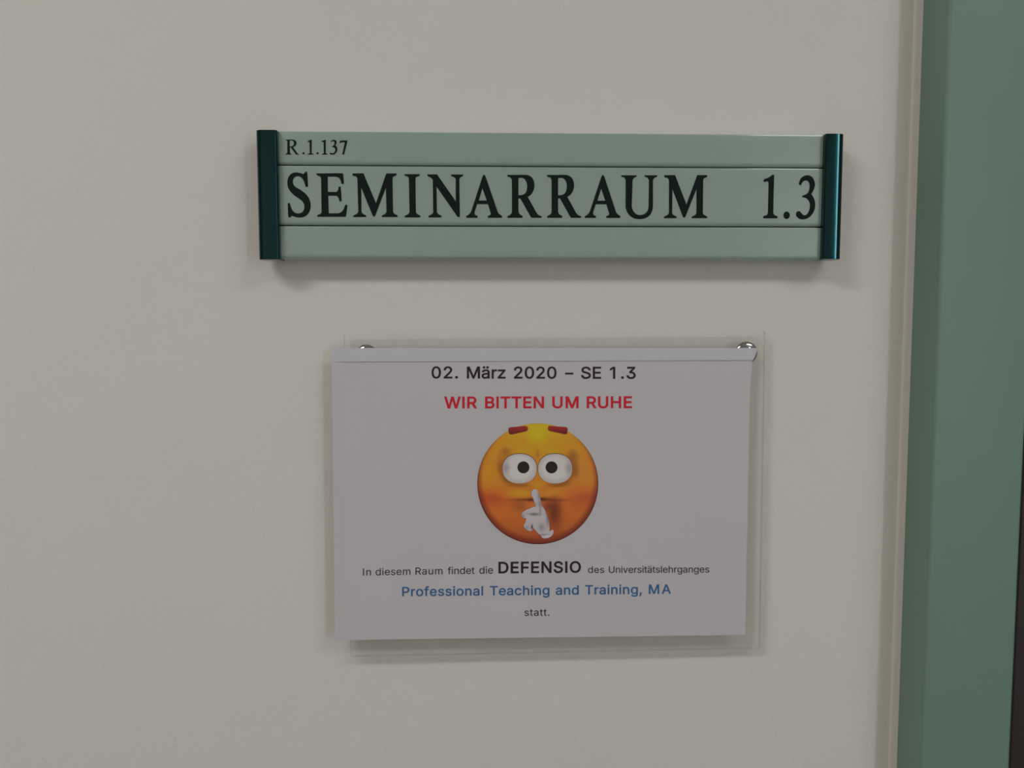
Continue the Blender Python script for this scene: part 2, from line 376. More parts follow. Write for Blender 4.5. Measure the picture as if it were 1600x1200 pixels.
# ------------------------------------------------------------------ the paper notice
YP = PF - 0.0040
def smooth(a, b, x):
    t = max(0.0, min(1.0, (x - a) / (b - a))); return t * t * (3 - 2 * t)
def paper_pt(px, py):
    """px, py in the notice's nominal frame: 520..1170 across, 544..996 down"""
    s = (px - 520) / 650.0
    left = max(0.0, (537.5 - px) / 17.5)          # the strip left of the board's edge lifts a little
    t = (py - 544) / 452.0
    y = YP - 0.0012 * left ** 0.9 * smooth(0.0, 0.1, t)
    lx = 518.0 + 5.2 * t; rx = 1173.2 - 8.7 * t + 2.6 * smooth(600, 566, py)
    X = lx + (rx - lx) * s
    if px < 538: X = lx + (px - 520)
    Y = py + (1 - s) * 4.0 * t + s * (-4.0 * t)
    return P(X, Y, y)
xs = [520, 524, 529, 533, 536, 537.5, 539, 543] + [550 + 20 * i for i in range(31)] + [1162, 1170]
ys = [544, 554, 564, 574] + [585 + 20.5 * i for i in range(20)] + [996]
V = [paper_pt(a, b) for b in ys for a in xs]; nx = len(xs)
F = [(j * nx + i, j * nx + i + 1, (j + 1) * nx + i + 1, (j + 1) * nx + i) for j in range(len(ys) - 1) for i in range(nx - 1)]
notice = thing('paper_notice', 'white paper notice with a shushing yellow smiley hanging over the acrylic board', 'notice', (cx, YP, cz))
sheet = obj('sheet', V, F, M_PAPER, notice)
sm = sheet.modifiers.new('thick', 'SOLIDIFY'); sm.thickness = 0.00012; sm.offset = 0

# the folded strip along the top edge, a touch proud of the sheet and a little wider
V = []; fx = [518 + 663 * i / 30 for i in range(31)]
fy = [(0.0, 0.00010), (0.25, 0.00022), (0.5, 0.00032), (0.75, 0.00040), (0.92, 0.00045), (1.0, 0.00045)]
for v_, lift in fy:
    for q in fx:
        u = (q - 518) / 663
        V.append(P(q + 2.5 * u ** 12 - 7.0 * v_ ** 1.5 * smooth(0.985, 1.0, u), 543.8 + (21.6 - 2.6 * u) * v_, YP - lift - 0.0001))
F = [(j * 31 + i, j * 31 + i + 1, (j + 1) * 31 + i + 1, (j + 1) * 31 + i) for j in range(5) for i in range(30)]
flap = obj('folded_strip', V, F, M_PAPER2, notice); flap['label'] = 'folded strip along the top of the paper'
sm = flap.modifiers.new('thick', 'SOLIDIFY'); sm.thickness = 0.00012; sm.offset = 0

SANS = {
' ': (188, []),
',': (188, ['53,-119,38,-119,48,-56,58,8,68,71,91,71,114,71,137,71,119,8,102,-56,84,-119,69,-119']),
'.': (188, ['108,-4,95,-4,83,-4,72,0,63,9,54,18,50,28,50,41,50,54,54,65,63,73,72,82,83,87,95,87,108,87,119,82,128,73,137,65,141,54,141,41,141,28,137,18,128,9,119,0']),
'0': (453, ['264,-7,227,-7,189,-7,157,3,130,24,103,45,83,74,69,113,55,152,48,199,48,254,48,309,55,356,69,395,83,434,104,464,130,484,157,505,189,516,227,516,264,516,296,505,323,484,350,464,370,434,384,395,398,356,405,309,405,254,405,199,398,152,384,113,370,74,350,45,323,24,297,3', '202,50,227,50,252,50,273,58,290,74,308,90,321,113,330,144,339,174,344,211,344,254,344,297,339,334,330,365,321,395,308,419,290,435,273,451,252,460,227,460,202,460,180,451,163,435,146,419,132,395,123,365,114,334,109,297,109,254,109,211,114,174,123,144,132,113,146,90,163,74,180,58']),
'1': (453, ['250,509,276,509,276,339,276,170,276,0,255,0,234,0,212,0,212,149,212,299,212,448,211,448,210,448,209,448,168,418,127,388,86,358,86,381,86,404,86,427,123,454,161,481,198,509,224,509']),
'2': (453, ['172,0,64,0,64,16,64,32,64,47,121,108,177,168,234,229,254,249,270,267,282,282,295,298,304,313,311,327,317,341,320,356,320,371,320,390,316,405,308,419,299,432,288,442,273,449,259,456,242,460,224,460,204,460,187,456,172,447,158,439,147,428,139,413,131,399,127,382,127,362,107,362,86,362,66,362,66,392,72,419,86,442,100,465,119,483,143,496,167,509,194,516,225,516,255,516,282,509,306,497,329,484,348,467,361,445,374,424,381,399,381,372,381,354,378,335,371,318,364,300,353,280,336,259,319,237,296,211,267,180,229,140,191,100,153,60,153,59,153,58,153,57,231,57,310,57,389,57,389,38,389,19,389,0,281,0']),
'3': (453, ['252,-7,218,-7,187,-7,158,-1,133,10,107,21,86,37,70,57,54,78,46,103,44,132,66,132,87,132,109,132,111,114,117,99,126,87,136,75,149,65,165,59,181,53,199,50,219,50,239,50,258,53,275,61,292,68,305,79,315,93,324,107,329,124,329,145,329,163,325,181,316,196,307,212,293,224,275,234,256,243,231,248,201,248,186,248,172,248,157,248,157,265,157,282,157,299,200,349,244,399,288,448,288,450,288,451,288,452,215,452,142,452,70,452,70,471,70,490,70,509,171,509,272,509,372,509,372,493,372,477,372,461,319,400,265,339,211,278,211,282,211,285,211,289,249,293,281,288,308,276,335,263,356,246,371,222,386,199,393,173,393,145,393,115,385,89,370,66,355,43,335,25,309,12,282,0']),
'A': (480, ['39,0,16,0,78,170,140,339,201,509,226,509,251,509,276,509,338,339,401,170,463,0,440,0,418,0,395,0,359,101,323,202,287,302,281,321,273,344,264,372,255,400,245,435,232,478,236,478,241,478,245,478,233,435,222,399,213,371,204,343,196,320,191,302,155,202,120,101,85,0,62,0', '197,142,110,142,110,161,110,180,110,199,197,199,283,199,370,199,370,180,370,161,370,142,283,142']),
'B': (456, ['122,0,60,0,60,170,60,339,60,509,120,509,181,509,241,509,276,509,306,503,329,491,352,479,369,462,381,442,392,422,398,399,398,374,398,352,394,334,387,320,379,306,369,294,356,286,344,277,330,271,315,267,315,265,315,264,315,262,331,261,347,255,363,245,379,235,392,221,402,203,413,185,418,163,418,136,418,111,412,87,400,67,388,46,370,30,344,18,319,6,287,0,247,0,184,0', '125,115,125,57,165,57,205,57,245,57,284,57,313,65,330,80,347,95,355,114,355,137,355,154,351,170,342,184,334,198,321,209,306,218,290,227,271,231,248,231,207,231,166,231,125,231,125,173', '125,341,125,285,162,285,200,285,238,285,257,285,273,289,288,296,303,303,315,313,323,326,332,339,336,355,336,372,336,395,328,414,313,429,297,444,273,452,240,452,202,452,163,452,125,452,125,396']),
'D': (502, ['271,0,219,0,178,0,137,0,96,0,96,19,96,38,96,57,136,57,175,57,215,57,256,57,291,65,318,81,345,97,366,119,379,149,392,179,399,214,399,255,399,296,392,331,379,361,366,390,346,412,320,428,293,444,260,452,221,452,178,452,136,452,93,452,93,471,93,490,93,509,137,509,181,509,225,509,275,509,317,499,353,478,388,458,415,429,433,391,452,353,462,308,462,255,462,202,452,157,433,119,414,81,387,51,351,31,314,10', '103,509,125,509,125,339,125,170,125,0,103,0,82,0,60,0,60,170,60,339,60,509,82,509']),
'E': (419, ['165,0,60,0,60,170,60,339,60,509,164,509,268,509,372,509,372,490,372,471,372,452,290,452,207,452,125,452,125,396,125,341,125,286,202,286,278,286,355,286,355,267,355,248,355,229,278,229,202,229,125,229,125,172,125,114,125,57,208,57,292,57,375,57,375,38,375,19,375,0,270,0']),
'F': (410, ['82,0,60,0,60,170,60,339,60,509,163,509,266,509,369,509,369,490,369,471,369,452,288,452,206,452,125,452,125,394,125,336,125,278,198,278,272,278,346,278,346,259,346,240,346,221,272,221,198,221,125,221,125,147,125,74,125,0,103,0']),
'H': (517, ['82,0,60,0,60,170,60,339,60,509,82,509,103,509,125,509,125,435,125,362,125,289,214,289,303,289,392,289,392,362,392,435,392,509,414,509,435,509,457,509,457,339,457,170,457,0,435,0,414,0,392,0,392,77,392,155,392,232,303,232,214,232,125,232,125,155,125,77,125,0,103,0']),
'I': (189, ['62,0,62,0,62,0,62,509,62,509,62,509,127,509,127,509,127,509,127,0,127,0,127,0']),
'M': (628, ['81,0,60,0,60,170,60,339,60,509,91,509,121,509,152,509,193,402,235,294,277,187,280,180,284,170,287,159,291,148,295,136,299,123,303,110,307,97,311,84,315,71,319,59,322,49,317,49,312,49,307,49,310,59,314,70,318,83,322,95,326,108,330,121,334,134,338,147,342,158,346,170,349,179,352,187,394,294,435,402,476,509,507,509,537,509,568,509,568,339,568,170,568,0,547,0,525,0,504,0,504,97,504,194,504,291,504,302,504,314,504,327,505,340,505,354,505,369,505,383,506,398,506,413,506,428,507,443,507,457,509,457,511,457,513,457,508,441,503,426,498,409,492,393,487,378,482,363,477,348,472,334,467,322,463,309,459,299,456,291,418,194,380,97,342,0,323,0,305,0,286,0,248,97,209,194,170,291,167,299,163,309,159,321,155,333,150,346,145,361,140,376,135,391,129,408,124,424,118,441,112,457,114,457,117,457,119,457,119,444,120,431,120,416,120,401,121,387,121,372,121,357,121,342,122,328,122,315,122,302,122,291,122,194,122,97,122,0,101,0']),
'N': (523, ['82,0,60,0,60,170,60,339,60,509,85,509,111,509,136,509,205,400,274,291,343,183,349,174,355,164,363,151,370,138,379,123,388,107,396,90,405,73,414,55,411,55,408,54,405,54,403,72,401,90,401,108,400,126,399,142,399,157,399,172,399,185,399,195,399,300,399,404,399,509,420,509,442,509,463,509,463,339,463,170,463,0,438,0,412,0,387,0,325,97,264,193,202,290,194,303,186,316,177,331,169,345,159,362,148,381,137,400,123,424,108,452,111,453,115,453,119,454,120,428,121,405,122,384,123,362,124,344,124,328,125,312,125,300,125,291,125,194,125,97,125,0,103,0']),
'O': (533, ['311,-7,267,-7,223,-7,184,4,150,25,116,46,90,76,70,115,50,154,40,201,40,254,40,308,50,354,70,393,90,432,116,462,150,484,184,505,223,516,267,516,311,516,350,505,384,484,418,462,444,432,464,393,483,354,493,308,493,254,493,201,483,154,464,115,444,76,418,46,384,25,350,4', '236,53,267,53,297,53,325,61,349,76,374,91,394,114,408,144,423,174,430,211,430,254,430,298,423,335,408,365,394,395,374,417,349,433,325,448,297,456,267,456,236,456,209,448,184,433,159,417,140,394,125,364,111,334,103,297,103,254,103,211,111,174,125,144,140,114,159,92,184,76,209,61']),
'P': (445, ['82,0,60,0,60,170,60,339,60,509,118,509,177,509,235,509,274,509,307,502,332,487,358,473,377,454,390,430,402,405,409,378,409,348,409,317,402,290,390,265,377,241,358,222,332,207,307,193,274,186,235,186,193,186,151,186,109,186,109,205,109,224,109,242,150,242,191,242,233,242,259,242,281,247,297,256,313,265,325,278,333,294,341,310,344,328,344,348,344,368,341,386,333,402,325,417,313,430,297,439,280,448,259,452,232,452,196,452,160,452,125,452,125,301,125,151,125,0,103,0']),
'R': (449, ['82,0,60,0,60,170,60,339,60,509,119,509,177,509,236,509,275,509,307,502,333,489,359,475,378,457,390,433,403,410,409,382,409,352,409,321,403,295,390,271,378,248,359,230,333,217,307,204,275,198,236,198,189,198,143,198,96,198,96,217,96,236,96,255,142,255,188,255,234,255,260,255,281,259,298,267,314,275,326,286,334,300,341,315,345,332,345,352,345,372,341,390,334,405,326,420,314,431,298,440,281,448,259,452,233,452,197,452,161,452,125,452,125,301,125,151,125,0,103,0', '378,0,353,0,312,76,271,153,230,229,254,229,279,229,303,229,344,153,386,76,428,0,403,0']),
'S': (447, ['263,-9,224,-9,187,-9,155,-3,128,9,100,21,79,38,64,60,49,82,40,107,38,137,60,137,82,137,104,137,106,117,112,101,123,88,134,75,149,65,166,59,184,52,203,49,224,49,247,49,268,53,286,60,304,68,319,78,329,92,340,105,346,121,346,139,346,155,341,169,332,179,323,189,311,198,296,205,281,211,264,217,245,222,224,228,204,234,184,239,142,251,109,268,86,289,63,311,52,339,52,372,52,401,60,426,75,448,90,469,111,486,138,498,164,510,194,516,227,516,261,516,290,510,316,498,342,486,362,469,377,449,392,428,400,404,401,378,380,378,358,378,337,378,335,403,323,423,302,437,281,451,256,459,225,459,203,459,184,455,167,448,151,441,138,431,129,418,120,406,115,391,115,376,115,358,120,344,131,334,142,323,154,314,169,308,184,302,199,297,212,293,230,289,247,284,264,279,279,275,295,270,312,264,328,257,344,248,359,238,373,227,385,214,395,198,404,181,408,162,408,139,408,111,401,86,386,64,372,41,351,24,323,11,296,-2']),
'T': (449, ['85,452,32,452,32,471,32,490,32,509,160,509,288,509,417,509,417,490,417,471,417,452,363,452,310,452,257,452,257,301,257,151,257,0,235,0,214,0,193,0,193,151,193,301,193,452,139,452']),
'U': (517, ['299,-8,259,-8,219,-8,184,0,154,15,124,31,101,53,85,80,68,107,60,138,60,173,60,285,60,397,60,509,81,509,103,509,124,509,124,399,124,288,124,178,124,154,130,132,141,113,152,94,167,79,187,68,207,57,231,52,259,52,287,52,311,57,331,68,351,79,366,94,377,113,387,132,393,154,393,178,393,288,393,399,393,509,414,509,436,509,457,509,457,397,457,285,457,173,457,138,449,107,433,80,416,53,393,31,363,15,334,0']),
'W': (686, ['180,0,155,0,109,170,63,339,16,509,38,509,60,509,82,509,109,404,136,300,163,196,168,179,172,163,175,145,179,128,183,111,187,94,190,76,194,58,197,40,194,40,192,40,189,40,193,58,196,76,200,94,203,111,207,128,211,145,215,163,220,179,224,196,251,300,279,404,306,509,331,509,355,509,380,509,407,404,434,300,462,196,466,179,470,163,474,145,478,128,482,111,486,94,490,76,494,58,497,40,494,40,491,40,488,40,492,58,495,76,499,94,502,111,506,128,510,145,515,163,519,179,523,196,550,300,576,404,603,509,625,509,647,509,670,509,623,339,577,170,530,0,505,0,480,0,455,0,426,108,397,215,368,323,362,344,357,367,351,391,346,416,341,444,336,475,341,475,345,475,350,475,345,445,340,419,335,395,330,371,324,347,318,323,289,215,260,108,230,0,205,0']),
'a': (389, ['182,-9,160,-9,136,-9,114,-4,94,5,75,14,59,27,48,45,36,62,30,83,30,108,30,130,35,147,43,161,52,175,63,185,78,193,92,201,108,207,125,211,143,215,160,218,178,220,201,223,219,225,234,227,248,228,258,231,265,235,272,239,276,245,276,255,276,255,276,256,276,257,276,272,273,286,267,297,261,308,252,316,240,322,228,328,213,331,196,331,178,331,162,328,149,322,136,317,126,309,118,301,110,292,104,283,100,274,80,280,61,285,41,291,50,314,62,332,79,346,95,360,113,369,133,375,153,381,173,384,194,384,208,384,223,383,239,379,255,376,271,370,286,360,301,351,313,338,322,320,332,303,337,280,337,251,337,168,337,84,337,0,317,0,297,0,277,0,277,17,277,35,277,52,275,52,274,52,272,52,268,43,261,34,252,25,243,15,230,7,215,1,200,-5', '155,45,170,45,193,45,212,50,228,59,243,68,255,79,263,93,271,107,276,122,276,138,276,155,276,173,276,190,273,187,268,184,259,182,251,180,242,178,231,176,221,174,210,172,200,171,190,170,182,169,175,168,161,166,147,163,134,159,121,154,111,148,103,139,96,131,92,119,92,105,92,92,95,81,102,72,109,63,118,57,130,52,142,48']),
'c': (396, ['226,-8,207,-8,173,-8,143,0,117,16,91,33,71,56,56,85,41,114,34,149,34,187,34,227,41,262,56,291,71,321,91,343,117,360,143,376,173,384,207,384,226,384,243,382,260,377,276,372,292,365,305,356,319,347,330,335,340,322,350,309,357,294,362,277,342,272,322,267,303,262,300,272,296,281,290,289,285,297,278,305,270,311,262,317,253,322,242,325,232,328,220,330,207,330,182,330,161,323,145,310,129,297,116,280,108,258,100,237,96,213,96,187,96,162,100,139,108,117,116,96,129,79,145,66,161,53,182,46,207,46,220,46,232,48,243,52,253,55,263,60,271,66,279,72,286,80,292,89,297,97,301,107,304,117,324,112,343,107,363,102,358,85,351,70,341,56,332,43,320,31,306,21,293,12,277,4,261,-1,244,-6']),
'd': (424, ['219,-8,195,-8,164,-8,136,0,111,16,87,32,68,55,55,84,41,114,34,149,34,189,34,229,41,263,55,293,69,322,88,345,112,361,136,376,164,384,196,384,219,384,238,381,253,373,268,365,279,356,287,346,296,336,302,327,306,319,308,319,309,319,311,319,311,382,311,446,311,509,331,509,351,509,372,509,372,339,372,170,372,0,352,0,332,0,313,0,313,20,313,39,313,59,311,59,309,59,307,59,302,51,295,42,287,31,278,21,267,12,252,4,238,-4', '181,47,205,47,227,47,247,53,263,65,279,77,291,94,299,115,308,136,312,161,312,189,312,217,308,242,300,263,292,284,279,300,263,312,247,324,228,330,205,330,181,330,161,324,145,311,129,299,116,282,108,261,100,240,96,216,96,189,96,162,100,138,109,117,117,95,129,78,145,66,161,53']),
'e': (404, ['238,-8,212,-8,175,-8,143,0,117,16,90,33,70,56,56,85,41,114,34,148,34,187,34,226,41,260,55,290,69,319,89,343,115,359,141,376,171,384,205,384,226,384,246,381,266,374,285,367,303,356,319,341,335,326,348,306,357,282,366,258,371,228,371,194,371,186,371,178,371,169,272,169,174,169,75,169,75,187,75,204,75,221,163,221,250,221,338,221,329,215,319,208,310,202,310,227,306,249,298,269,290,288,278,303,263,314,247,325,228,330,205,330,182,330,163,325,146,313,130,302,118,288,109,270,100,251,96,232,96,211,96,200,96,189,96,178,96,150,101,126,110,106,120,87,134,72,151,61,168,51,189,46,212,46,228,46,241,48,254,53,266,57,277,64,285,73,294,82,301,93,306,105,325,101,345,96,365,91,359,71,349,54,335,39,321,24,303,13,283,4,262,-4']),
'f': (254, ['154,379,228,379,228,362,228,344,228,327,154,327,80,327,6,327,6,344,6,362,6,379,80,379', '101,0,81,0,81,144,81,288,81,432,81,453,86,471,96,486,106,500,119,511,135,519,152,526,169,530,187,530,201,530,213,529,222,527,232,525,238,523,243,521,238,503,233,486,227,468,224,470,220,471,215,472,210,473,203,474,195,474,176,474,163,469,154,460,146,451,142,437,142,419,142,279,142,140,142,0,121,0']),
'g': (425, ['238,-151,207,-151,179,-151,155,-147,134,-140,113,-132,96,-123,82,-110,69,-98,58,-84,51,-69,67,-60,84,-50,101,-41,107,-49,113,-57,122,-66,130,-75,141,-82,154,-88,168,-94,186,-97,207,-97,238,-97,263,-90,282,-75,302,-60,311,-37,311,-6,311,19,311,44,311,68,310,68,308,68,306,68,301,60,295,51,287,41,278,32,267,23,252,16,238,8,219,5,195,5,164,5,137,12,113,27,88,41,69,62,55,90,41,118,34,152,34,191,34,230,41,264,55,293,69,322,88,345,112,361,137,376,165,384,196,384,220,384,239,381,253,373,268,365,280,356,288,346,297,336,303,327,308,319,309,319,311,319,313,319,313,339,313,359,313,379,333,379,353,379,372,379,372,250,372,121,372,-9,372,-42,365,-69,350,-90,335,-111,316,-126,291,-136,266,-146', '181,59,205,59,228,59,248,64,264,75,280,86,292,101,300,121,308,141,312,165,312,193,312,220,308,243,300,264,292,284,280,301,264,312,248,324,228,330,205,330,181,330,161,324,145,312,129,299,117,283,109,262,100,242,96,219,96,193,96,166,100,143,109,123,117,103,129,87,145,76,162,65']),
'h': (410, ['114,249,114,227,114,151,114,76,114,0,93,0,73,0,53,0,53,170,53,339,53,509,73,509,93,509,114,509,114,435,114,361,114,287,110,287,106,287,102,287,114,322,131,347,152,362,174,377,199,384,227,384,253,384,276,379,295,369,315,358,330,342,341,321,352,299,357,273,357,240,357,160,357,80,357,0,337,0,316,0,296,0,296,78,296,157,296,235,296,265,288,288,273,304,258,321,237,329,210,329,192,329,175,325,161,317,146,309,135,298,126,283,118,267']),
'i': (167, ['73,0,53,0,53,126,53,253,53,379,73,379,93,379,114,379,114,253,114,126,114,0,93,0', '95,443,84,443,72,443,62,447,54,455,45,462,41,472,41,483,41,494,45,504,54,512,62,520,72,524,84,524,95,524,106,520,114,512,122,504,126,494,126,483,126,472,122,462,114,455,106,447']),
'l': (167, ['53,0,53,0,53,0,53,509,53,509,53,509,114,509,114,509,114,509,114,0,114,0,114,0']),
'm': (610, ['73,0,53,0,53,126,53,253,53,379,72,379,92,379,112,379,112,351,112,323,112,295,111,295,109,295,108,295,113,316,121,332,132,346,144,359,157,369,172,376,187,383,203,386,219,386,247,386,270,378,287,361,305,344,316,322,321,295,318,295,315,295,312,295,317,313,325,329,337,343,349,357,364,367,381,375,398,382,416,386,437,386,459,386,479,381,497,372,515,362,530,348,541,328,551,309,557,285,557,255,557,170,557,85,557,0,536,0,516,0,496,0,496,85,496,169,496,254,496,281,488,301,473,313,457,325,439,330,419,330,402,330,387,327,374,320,362,313,352,303,345,290,339,278,335,263,335,247,335,165,335,82,335,0,315,0,295,0,274,0,274,87,274,173,274,260,274,281,267,298,253,311,239,324,221,330,199,330,185,330,171,327,158,320,144,313,134,303,126,289,118,276,114,258,114,238,114,159,114,79,114,0,93,0']),
'n': (410, ['114,249,114,227,114,151,114,76,114,0,93,0,73,0,53,0,53,126,53,253,53,379,72,379,92,379,112,379,112,349,112,318,112,287,109,287,106,287,102,287,114,322,131,347,152,362,174,377,199,384,227,384,253,384,276,379,295,369,314,358,330,342,341,321,352,299,357,273,357,240,357,160,357,80,357,0,337,0,316,0,296,0,296,78,296,157,296,235,296,265,288,288,273,304,258,321,237,329,210,329,192,329,175,325,161,317,146,309,135,298,126,283,118,267']),
'o': (415, ['242,-8,207,-8,173,-8,143,0,117,16,91,33,71,56,56,85,41,114,34,149,34,187,34,227,41,262,56,291,71,321,91,343,117,360,143,376,173,384,207,384,242,384,273,376,299,360,325,343,345,321,359,291,374,262,381,227,381,187,381,149,374,114,359,85,345,56,325,33,299,16,273,0', '182,46,207,46,233,46,254,53,270,66,287,79,299,96,307,117,315,139,319,162,319,187,319,213,315,236,307,258,299,280,287,297,270,310,254,323,233,330,207,330,182,330,161,323,145,310,129,297,116,280,108,258,100,237,96,213,96,187,96,162,100,139,108,117,116,96,129,79,145,66,161,53']),
'r': (259, ['73,0,53,0,53,126,53,253,53,379,72,379,92,379,112,379,112,360,112,340,112,321,113,321,114,321,115,321,122,340,135,355,152,367,170,379,190,385,213,385,218,385,223,385,229,384,235,384,240,384,243,384,243,363,243,343,243,322,242,323,237,323,230,324,223,325,215,326,207,326,189,326,173,322,159,315,145,307,134,297,126,284,118,270,114,255,114,237,114,158,114,79,114,0,93,0']),
's': (365, ['211,-8,182,-8,156,-8,133,-4,112,3,92,11,75,23,62,38,49,53,40,72,36,94,55,98,74,102,94,107,99,86,109,70,124,60,139,50,158,45,181,45,208,45,229,51,244,62,260,74,268,87,268,103,268,116,263,127,254,136,245,144,231,151,212,155,191,160,170,165,149,170,115,178,89,191,72,208,55,225,47,247,47,274,47,296,53,315,65,332,77,348,94,361,115,370,136,380,160,384,187,384,213,384,235,380,254,372,272,365,287,353,299,339,310,325,319,309,324,290,305,286,287,281,268,277,263,292,255,304,243,316,230,327,212,333,187,333,165,333,146,327,131,317,116,306,109,293,109,277,109,263,114,252,124,243,134,235,150,228,172,223,191,218,210,214,229,209,264,201,290,188,306,171,323,154,331,133,331,107,331,84,325,64,312,47,300,30,282,16,260,6,237,-3']),
't': (227, ['138,379,204,379,204,362,204,344,204,327,138,327,72,327,6,327,6,344,6,362,6,379,72,379', '65,345,65,471,85,471,106,471,126,471,126,347,126,222,126,98,126,81,129,69,136,61,143,54,154,50,170,50,174,50,179,50,185,51,191,52,197,53,202,54,206,36,209,19,213,2,207,0,200,-2,192,-3,184,-4,176,-4,168,-4,136,-4,110,4,92,21,74,38,65,62,65,93,65,219']),
'u': (410, ['211,-5,182,-5,157,-5,134,0,115,11,95,21,80,37,69,59,58,80,53,107,53,139,53,219,53,299,53,379,73,379,93,379,114,379,114,301,114,222,114,144,114,114,121,91,137,75,152,58,173,50,200,50,218,50,235,54,249,62,264,70,275,81,283,97,292,112,296,131,296,153,296,228,296,304,296,379,316,379,337,379,357,379,357,253,357,126,357,0,337,0,318,0,298,0,298,31,298,61,298,92,301,92,304,92,307,92,295,57,279,32,257,17,235,2']),
'v': (389, ['184,0,163,0,114,126,66,253,17,379,40,379,62,379,84,379,111,305,138,230,165,155,174,132,181,110,187,87,193,64,199,42,206,21,198,21,191,21,184,21,191,42,197,64,203,87,209,110,216,132,224,155,251,230,278,305,305,379,327,379,349,379,371,379,323,253,275,126,226,0,205,0']),
'z': (380, ['141,0,42,0,42,15,42,30,42,46,112,137,183,228,254,320,254,321,254,322,254,323,185,323,117,323,48,323,48,342,48,361,48,379,143,379,238,379,333,379,333,363,333,347,333,331,264,241,195,150,126,60,126,59,126,58,126,56,197,56,268,56,339,56,339,38,339,19,339,0,240,0']),
'ä': (389, ['182,-9,160,-9,136,-9,114,-4,94,5,75,14,59,27,48,45,36,62,30,83,30,108,30,130,35,147,43,161,52,175,63,185,78,193,92,201,108,207,125,211,143,215,160,218,178,220,201,223,219,225,234,227,248,228,258,231,265,235,272,239,276,245,276,255,276,255,276,256,276,257,276,272,273,286,267,297,261,308,252,316,240,322,228,328,213,331,196,331,178,331,162,328,149,322,136,317,126,309,118,301,110,292,104,283,100,274,80,280,61,285,41,291,50,314,62,332,79,346,95,360,113,369,133,375,153,381,173,384,194,384,208,384,223,383,239,379,255,376,271,370,286,360,301,351,313,338,322,320,332,303,337,280,337,251,337,168,337,84,337,0,317,0,297,0,277,0,277,17,277,35,277,52,275,52,274,52,272,52,268,43,261,34,252,25,243,15,230,7,215,1,200,-5', '155,45,170,45,193,45,212,50,228,59,243,68,255,79,263,93,271,107,276,122,276,138,276,155,276,173,276,190,273,187,268,184,259,182,251,180,242,178,231,176,221,174,210,172,200,171,190,170,182,169,175,168,161,166,147,163,134,159,121,154,111,148,103,139,96,131,92,119,92,105,92,92,95,81,102,72,109,63,118,57,130,52,142,48', '272,443,261,443,250,443,240,447,233,455,225,462,221,472,221,483,221,494,225,504,233,512,240,519,250,523,261,523,272,523,282,519,290,512,298,504,301,494,301,483,301,472,298,462,290,455,282,447', '129,443,117,443,106,443,97,447,89,455,81,462,77,472,77,483,77,494,81,504,89,512,97,519,106,523,117,523,129,523,138,519,146,512,154,504,158,494,158,483,158,472,154,462,146,455,138,447']),
'–': (350, ['233,244,350,244,350,226,350,207,350,188,233,188,117,188,0,188,0,207,0,226,0,244,117,244'])
}

def sans(text, anchors, yb0, yb1, cap, m, off, name, label, hs=1.06):
    """one printed line between x0 and x1 on the baseline yb0..yb1; off thickens the strokes (1/1000 em)"""
    def bounds(ch):
        v = [float(q) for s in SANS[ch][1] for q in s.split(',')]; xs_ = v[2::6]; return min(xs_), max(xs_)
    scale = cap / (509.0 + 2 * off)
    X0_, X1_ = anchors[0][0], anchors[-1][1]
    V, F = [], []
    lay = []                      # every glyph with where it starts, word by word
    for word, (wa, wb) in zip(text.split(' '), anchors):
        pen = 0.0; row = []
        for ch in word:
            row.append((ch, pen)); pen += SANS[ch][0] * hs
        a0 = bounds(word[0])[0] * hs - off; a1 = row[-1][1] + bounds(word[-1])[1] * hs + off
        k = 1.0; tr = 0.0
        if len(word) > 1: tr = ((wb - wa) / scale - (a1 - a0)) / (len(word) - 1)
        else: k = (wb - wa) / scale / (a1 - a0)
        lay += [(ch, px - a0 + n * tr, wa, k) for n, (ch, px) in enumerate(row)]
    for ch, px, wx, kx in lay:
        loops = []
        for s in SANS[ch][1]:
            v = [float(q) for q in s.split(',')]; q = len(v) // 6
            pts = []
            for i in range(q):
                a = v[6 * i:6 * i + 6]; b = v[6 * ((i + 1) % q):6 * ((i + 1) % q) + 6]
                p0, p1, p2, p3 = a[2:4], a[4:6], b[0:2], b[2:4]
                flat = abs((p1[0] - p0[0]) * (p3[1] - p0[1]) - (p1[1] - p0[1]) * (p3[0] - p0[0])) + abs((p2[0] - p0[0]) * (p3[1] - p0[1]) - (p2[1] - p0[1]) * (p3[0] - p0[0])) < 60
                for t in ([0] if flat else [0, .25, .5, .75]):
                    e = 1 - t
                    pts.append(Vector([e * e * e * p0[k] + 3 * e * e * t * p1[k] + 3 * e * t * t * p2[k] + t * t * t * p3[k] for k in (0, 1)]))
            pts = [p for i, p in enumerate(pts) if (p - pts[i - 1]).length > 0.6]
            m_ = len(pts); out = []
            for i in range(m_):      # mitred offset: outlines run clockwise, counters the other way
                d1 = (pts[i] - pts[i - 1]).normalized(); d2 = (pts[(i + 1) % m_] - pts[i]).normalized()
                n1 = Vector((-d1.y, d1.x)); n2 = Vector((-d2.y, d2.x)); b_ = n1 + n2
                b_ = b_ / max(0.5, b_.length_squared / 2)
                out.append(pts[i] + b_ * off * SANSDIR)
            loops.append([(wx + (p.x * hs + px) * scale * kx, (p.y + off) * scale) for p in out])
        if not loops: continue
        v, f = fill(loops, (), True); base = len(V)
        for p in v:
            V.append(P(p[0], yb0 + (yb1 - yb0) * (p[0] - X0_) / (X1_ - X0_) - p[1], YP - 0.00022))
        F += [tuple(base + i for i in (t if (v[t[1]] - v[t[0]]).cross(v[t[2]] - v[t[0]]) > 0 else t[::-1])) for t in f]
    me = bpy.data.meshes.new(name); me.from_pydata(V, [], F); me.update(); me.materials.append(m)
    o = bpy.data.objects.new(name, me); C.objects.link(o); put(o, notice); o['label'] = label
    return o
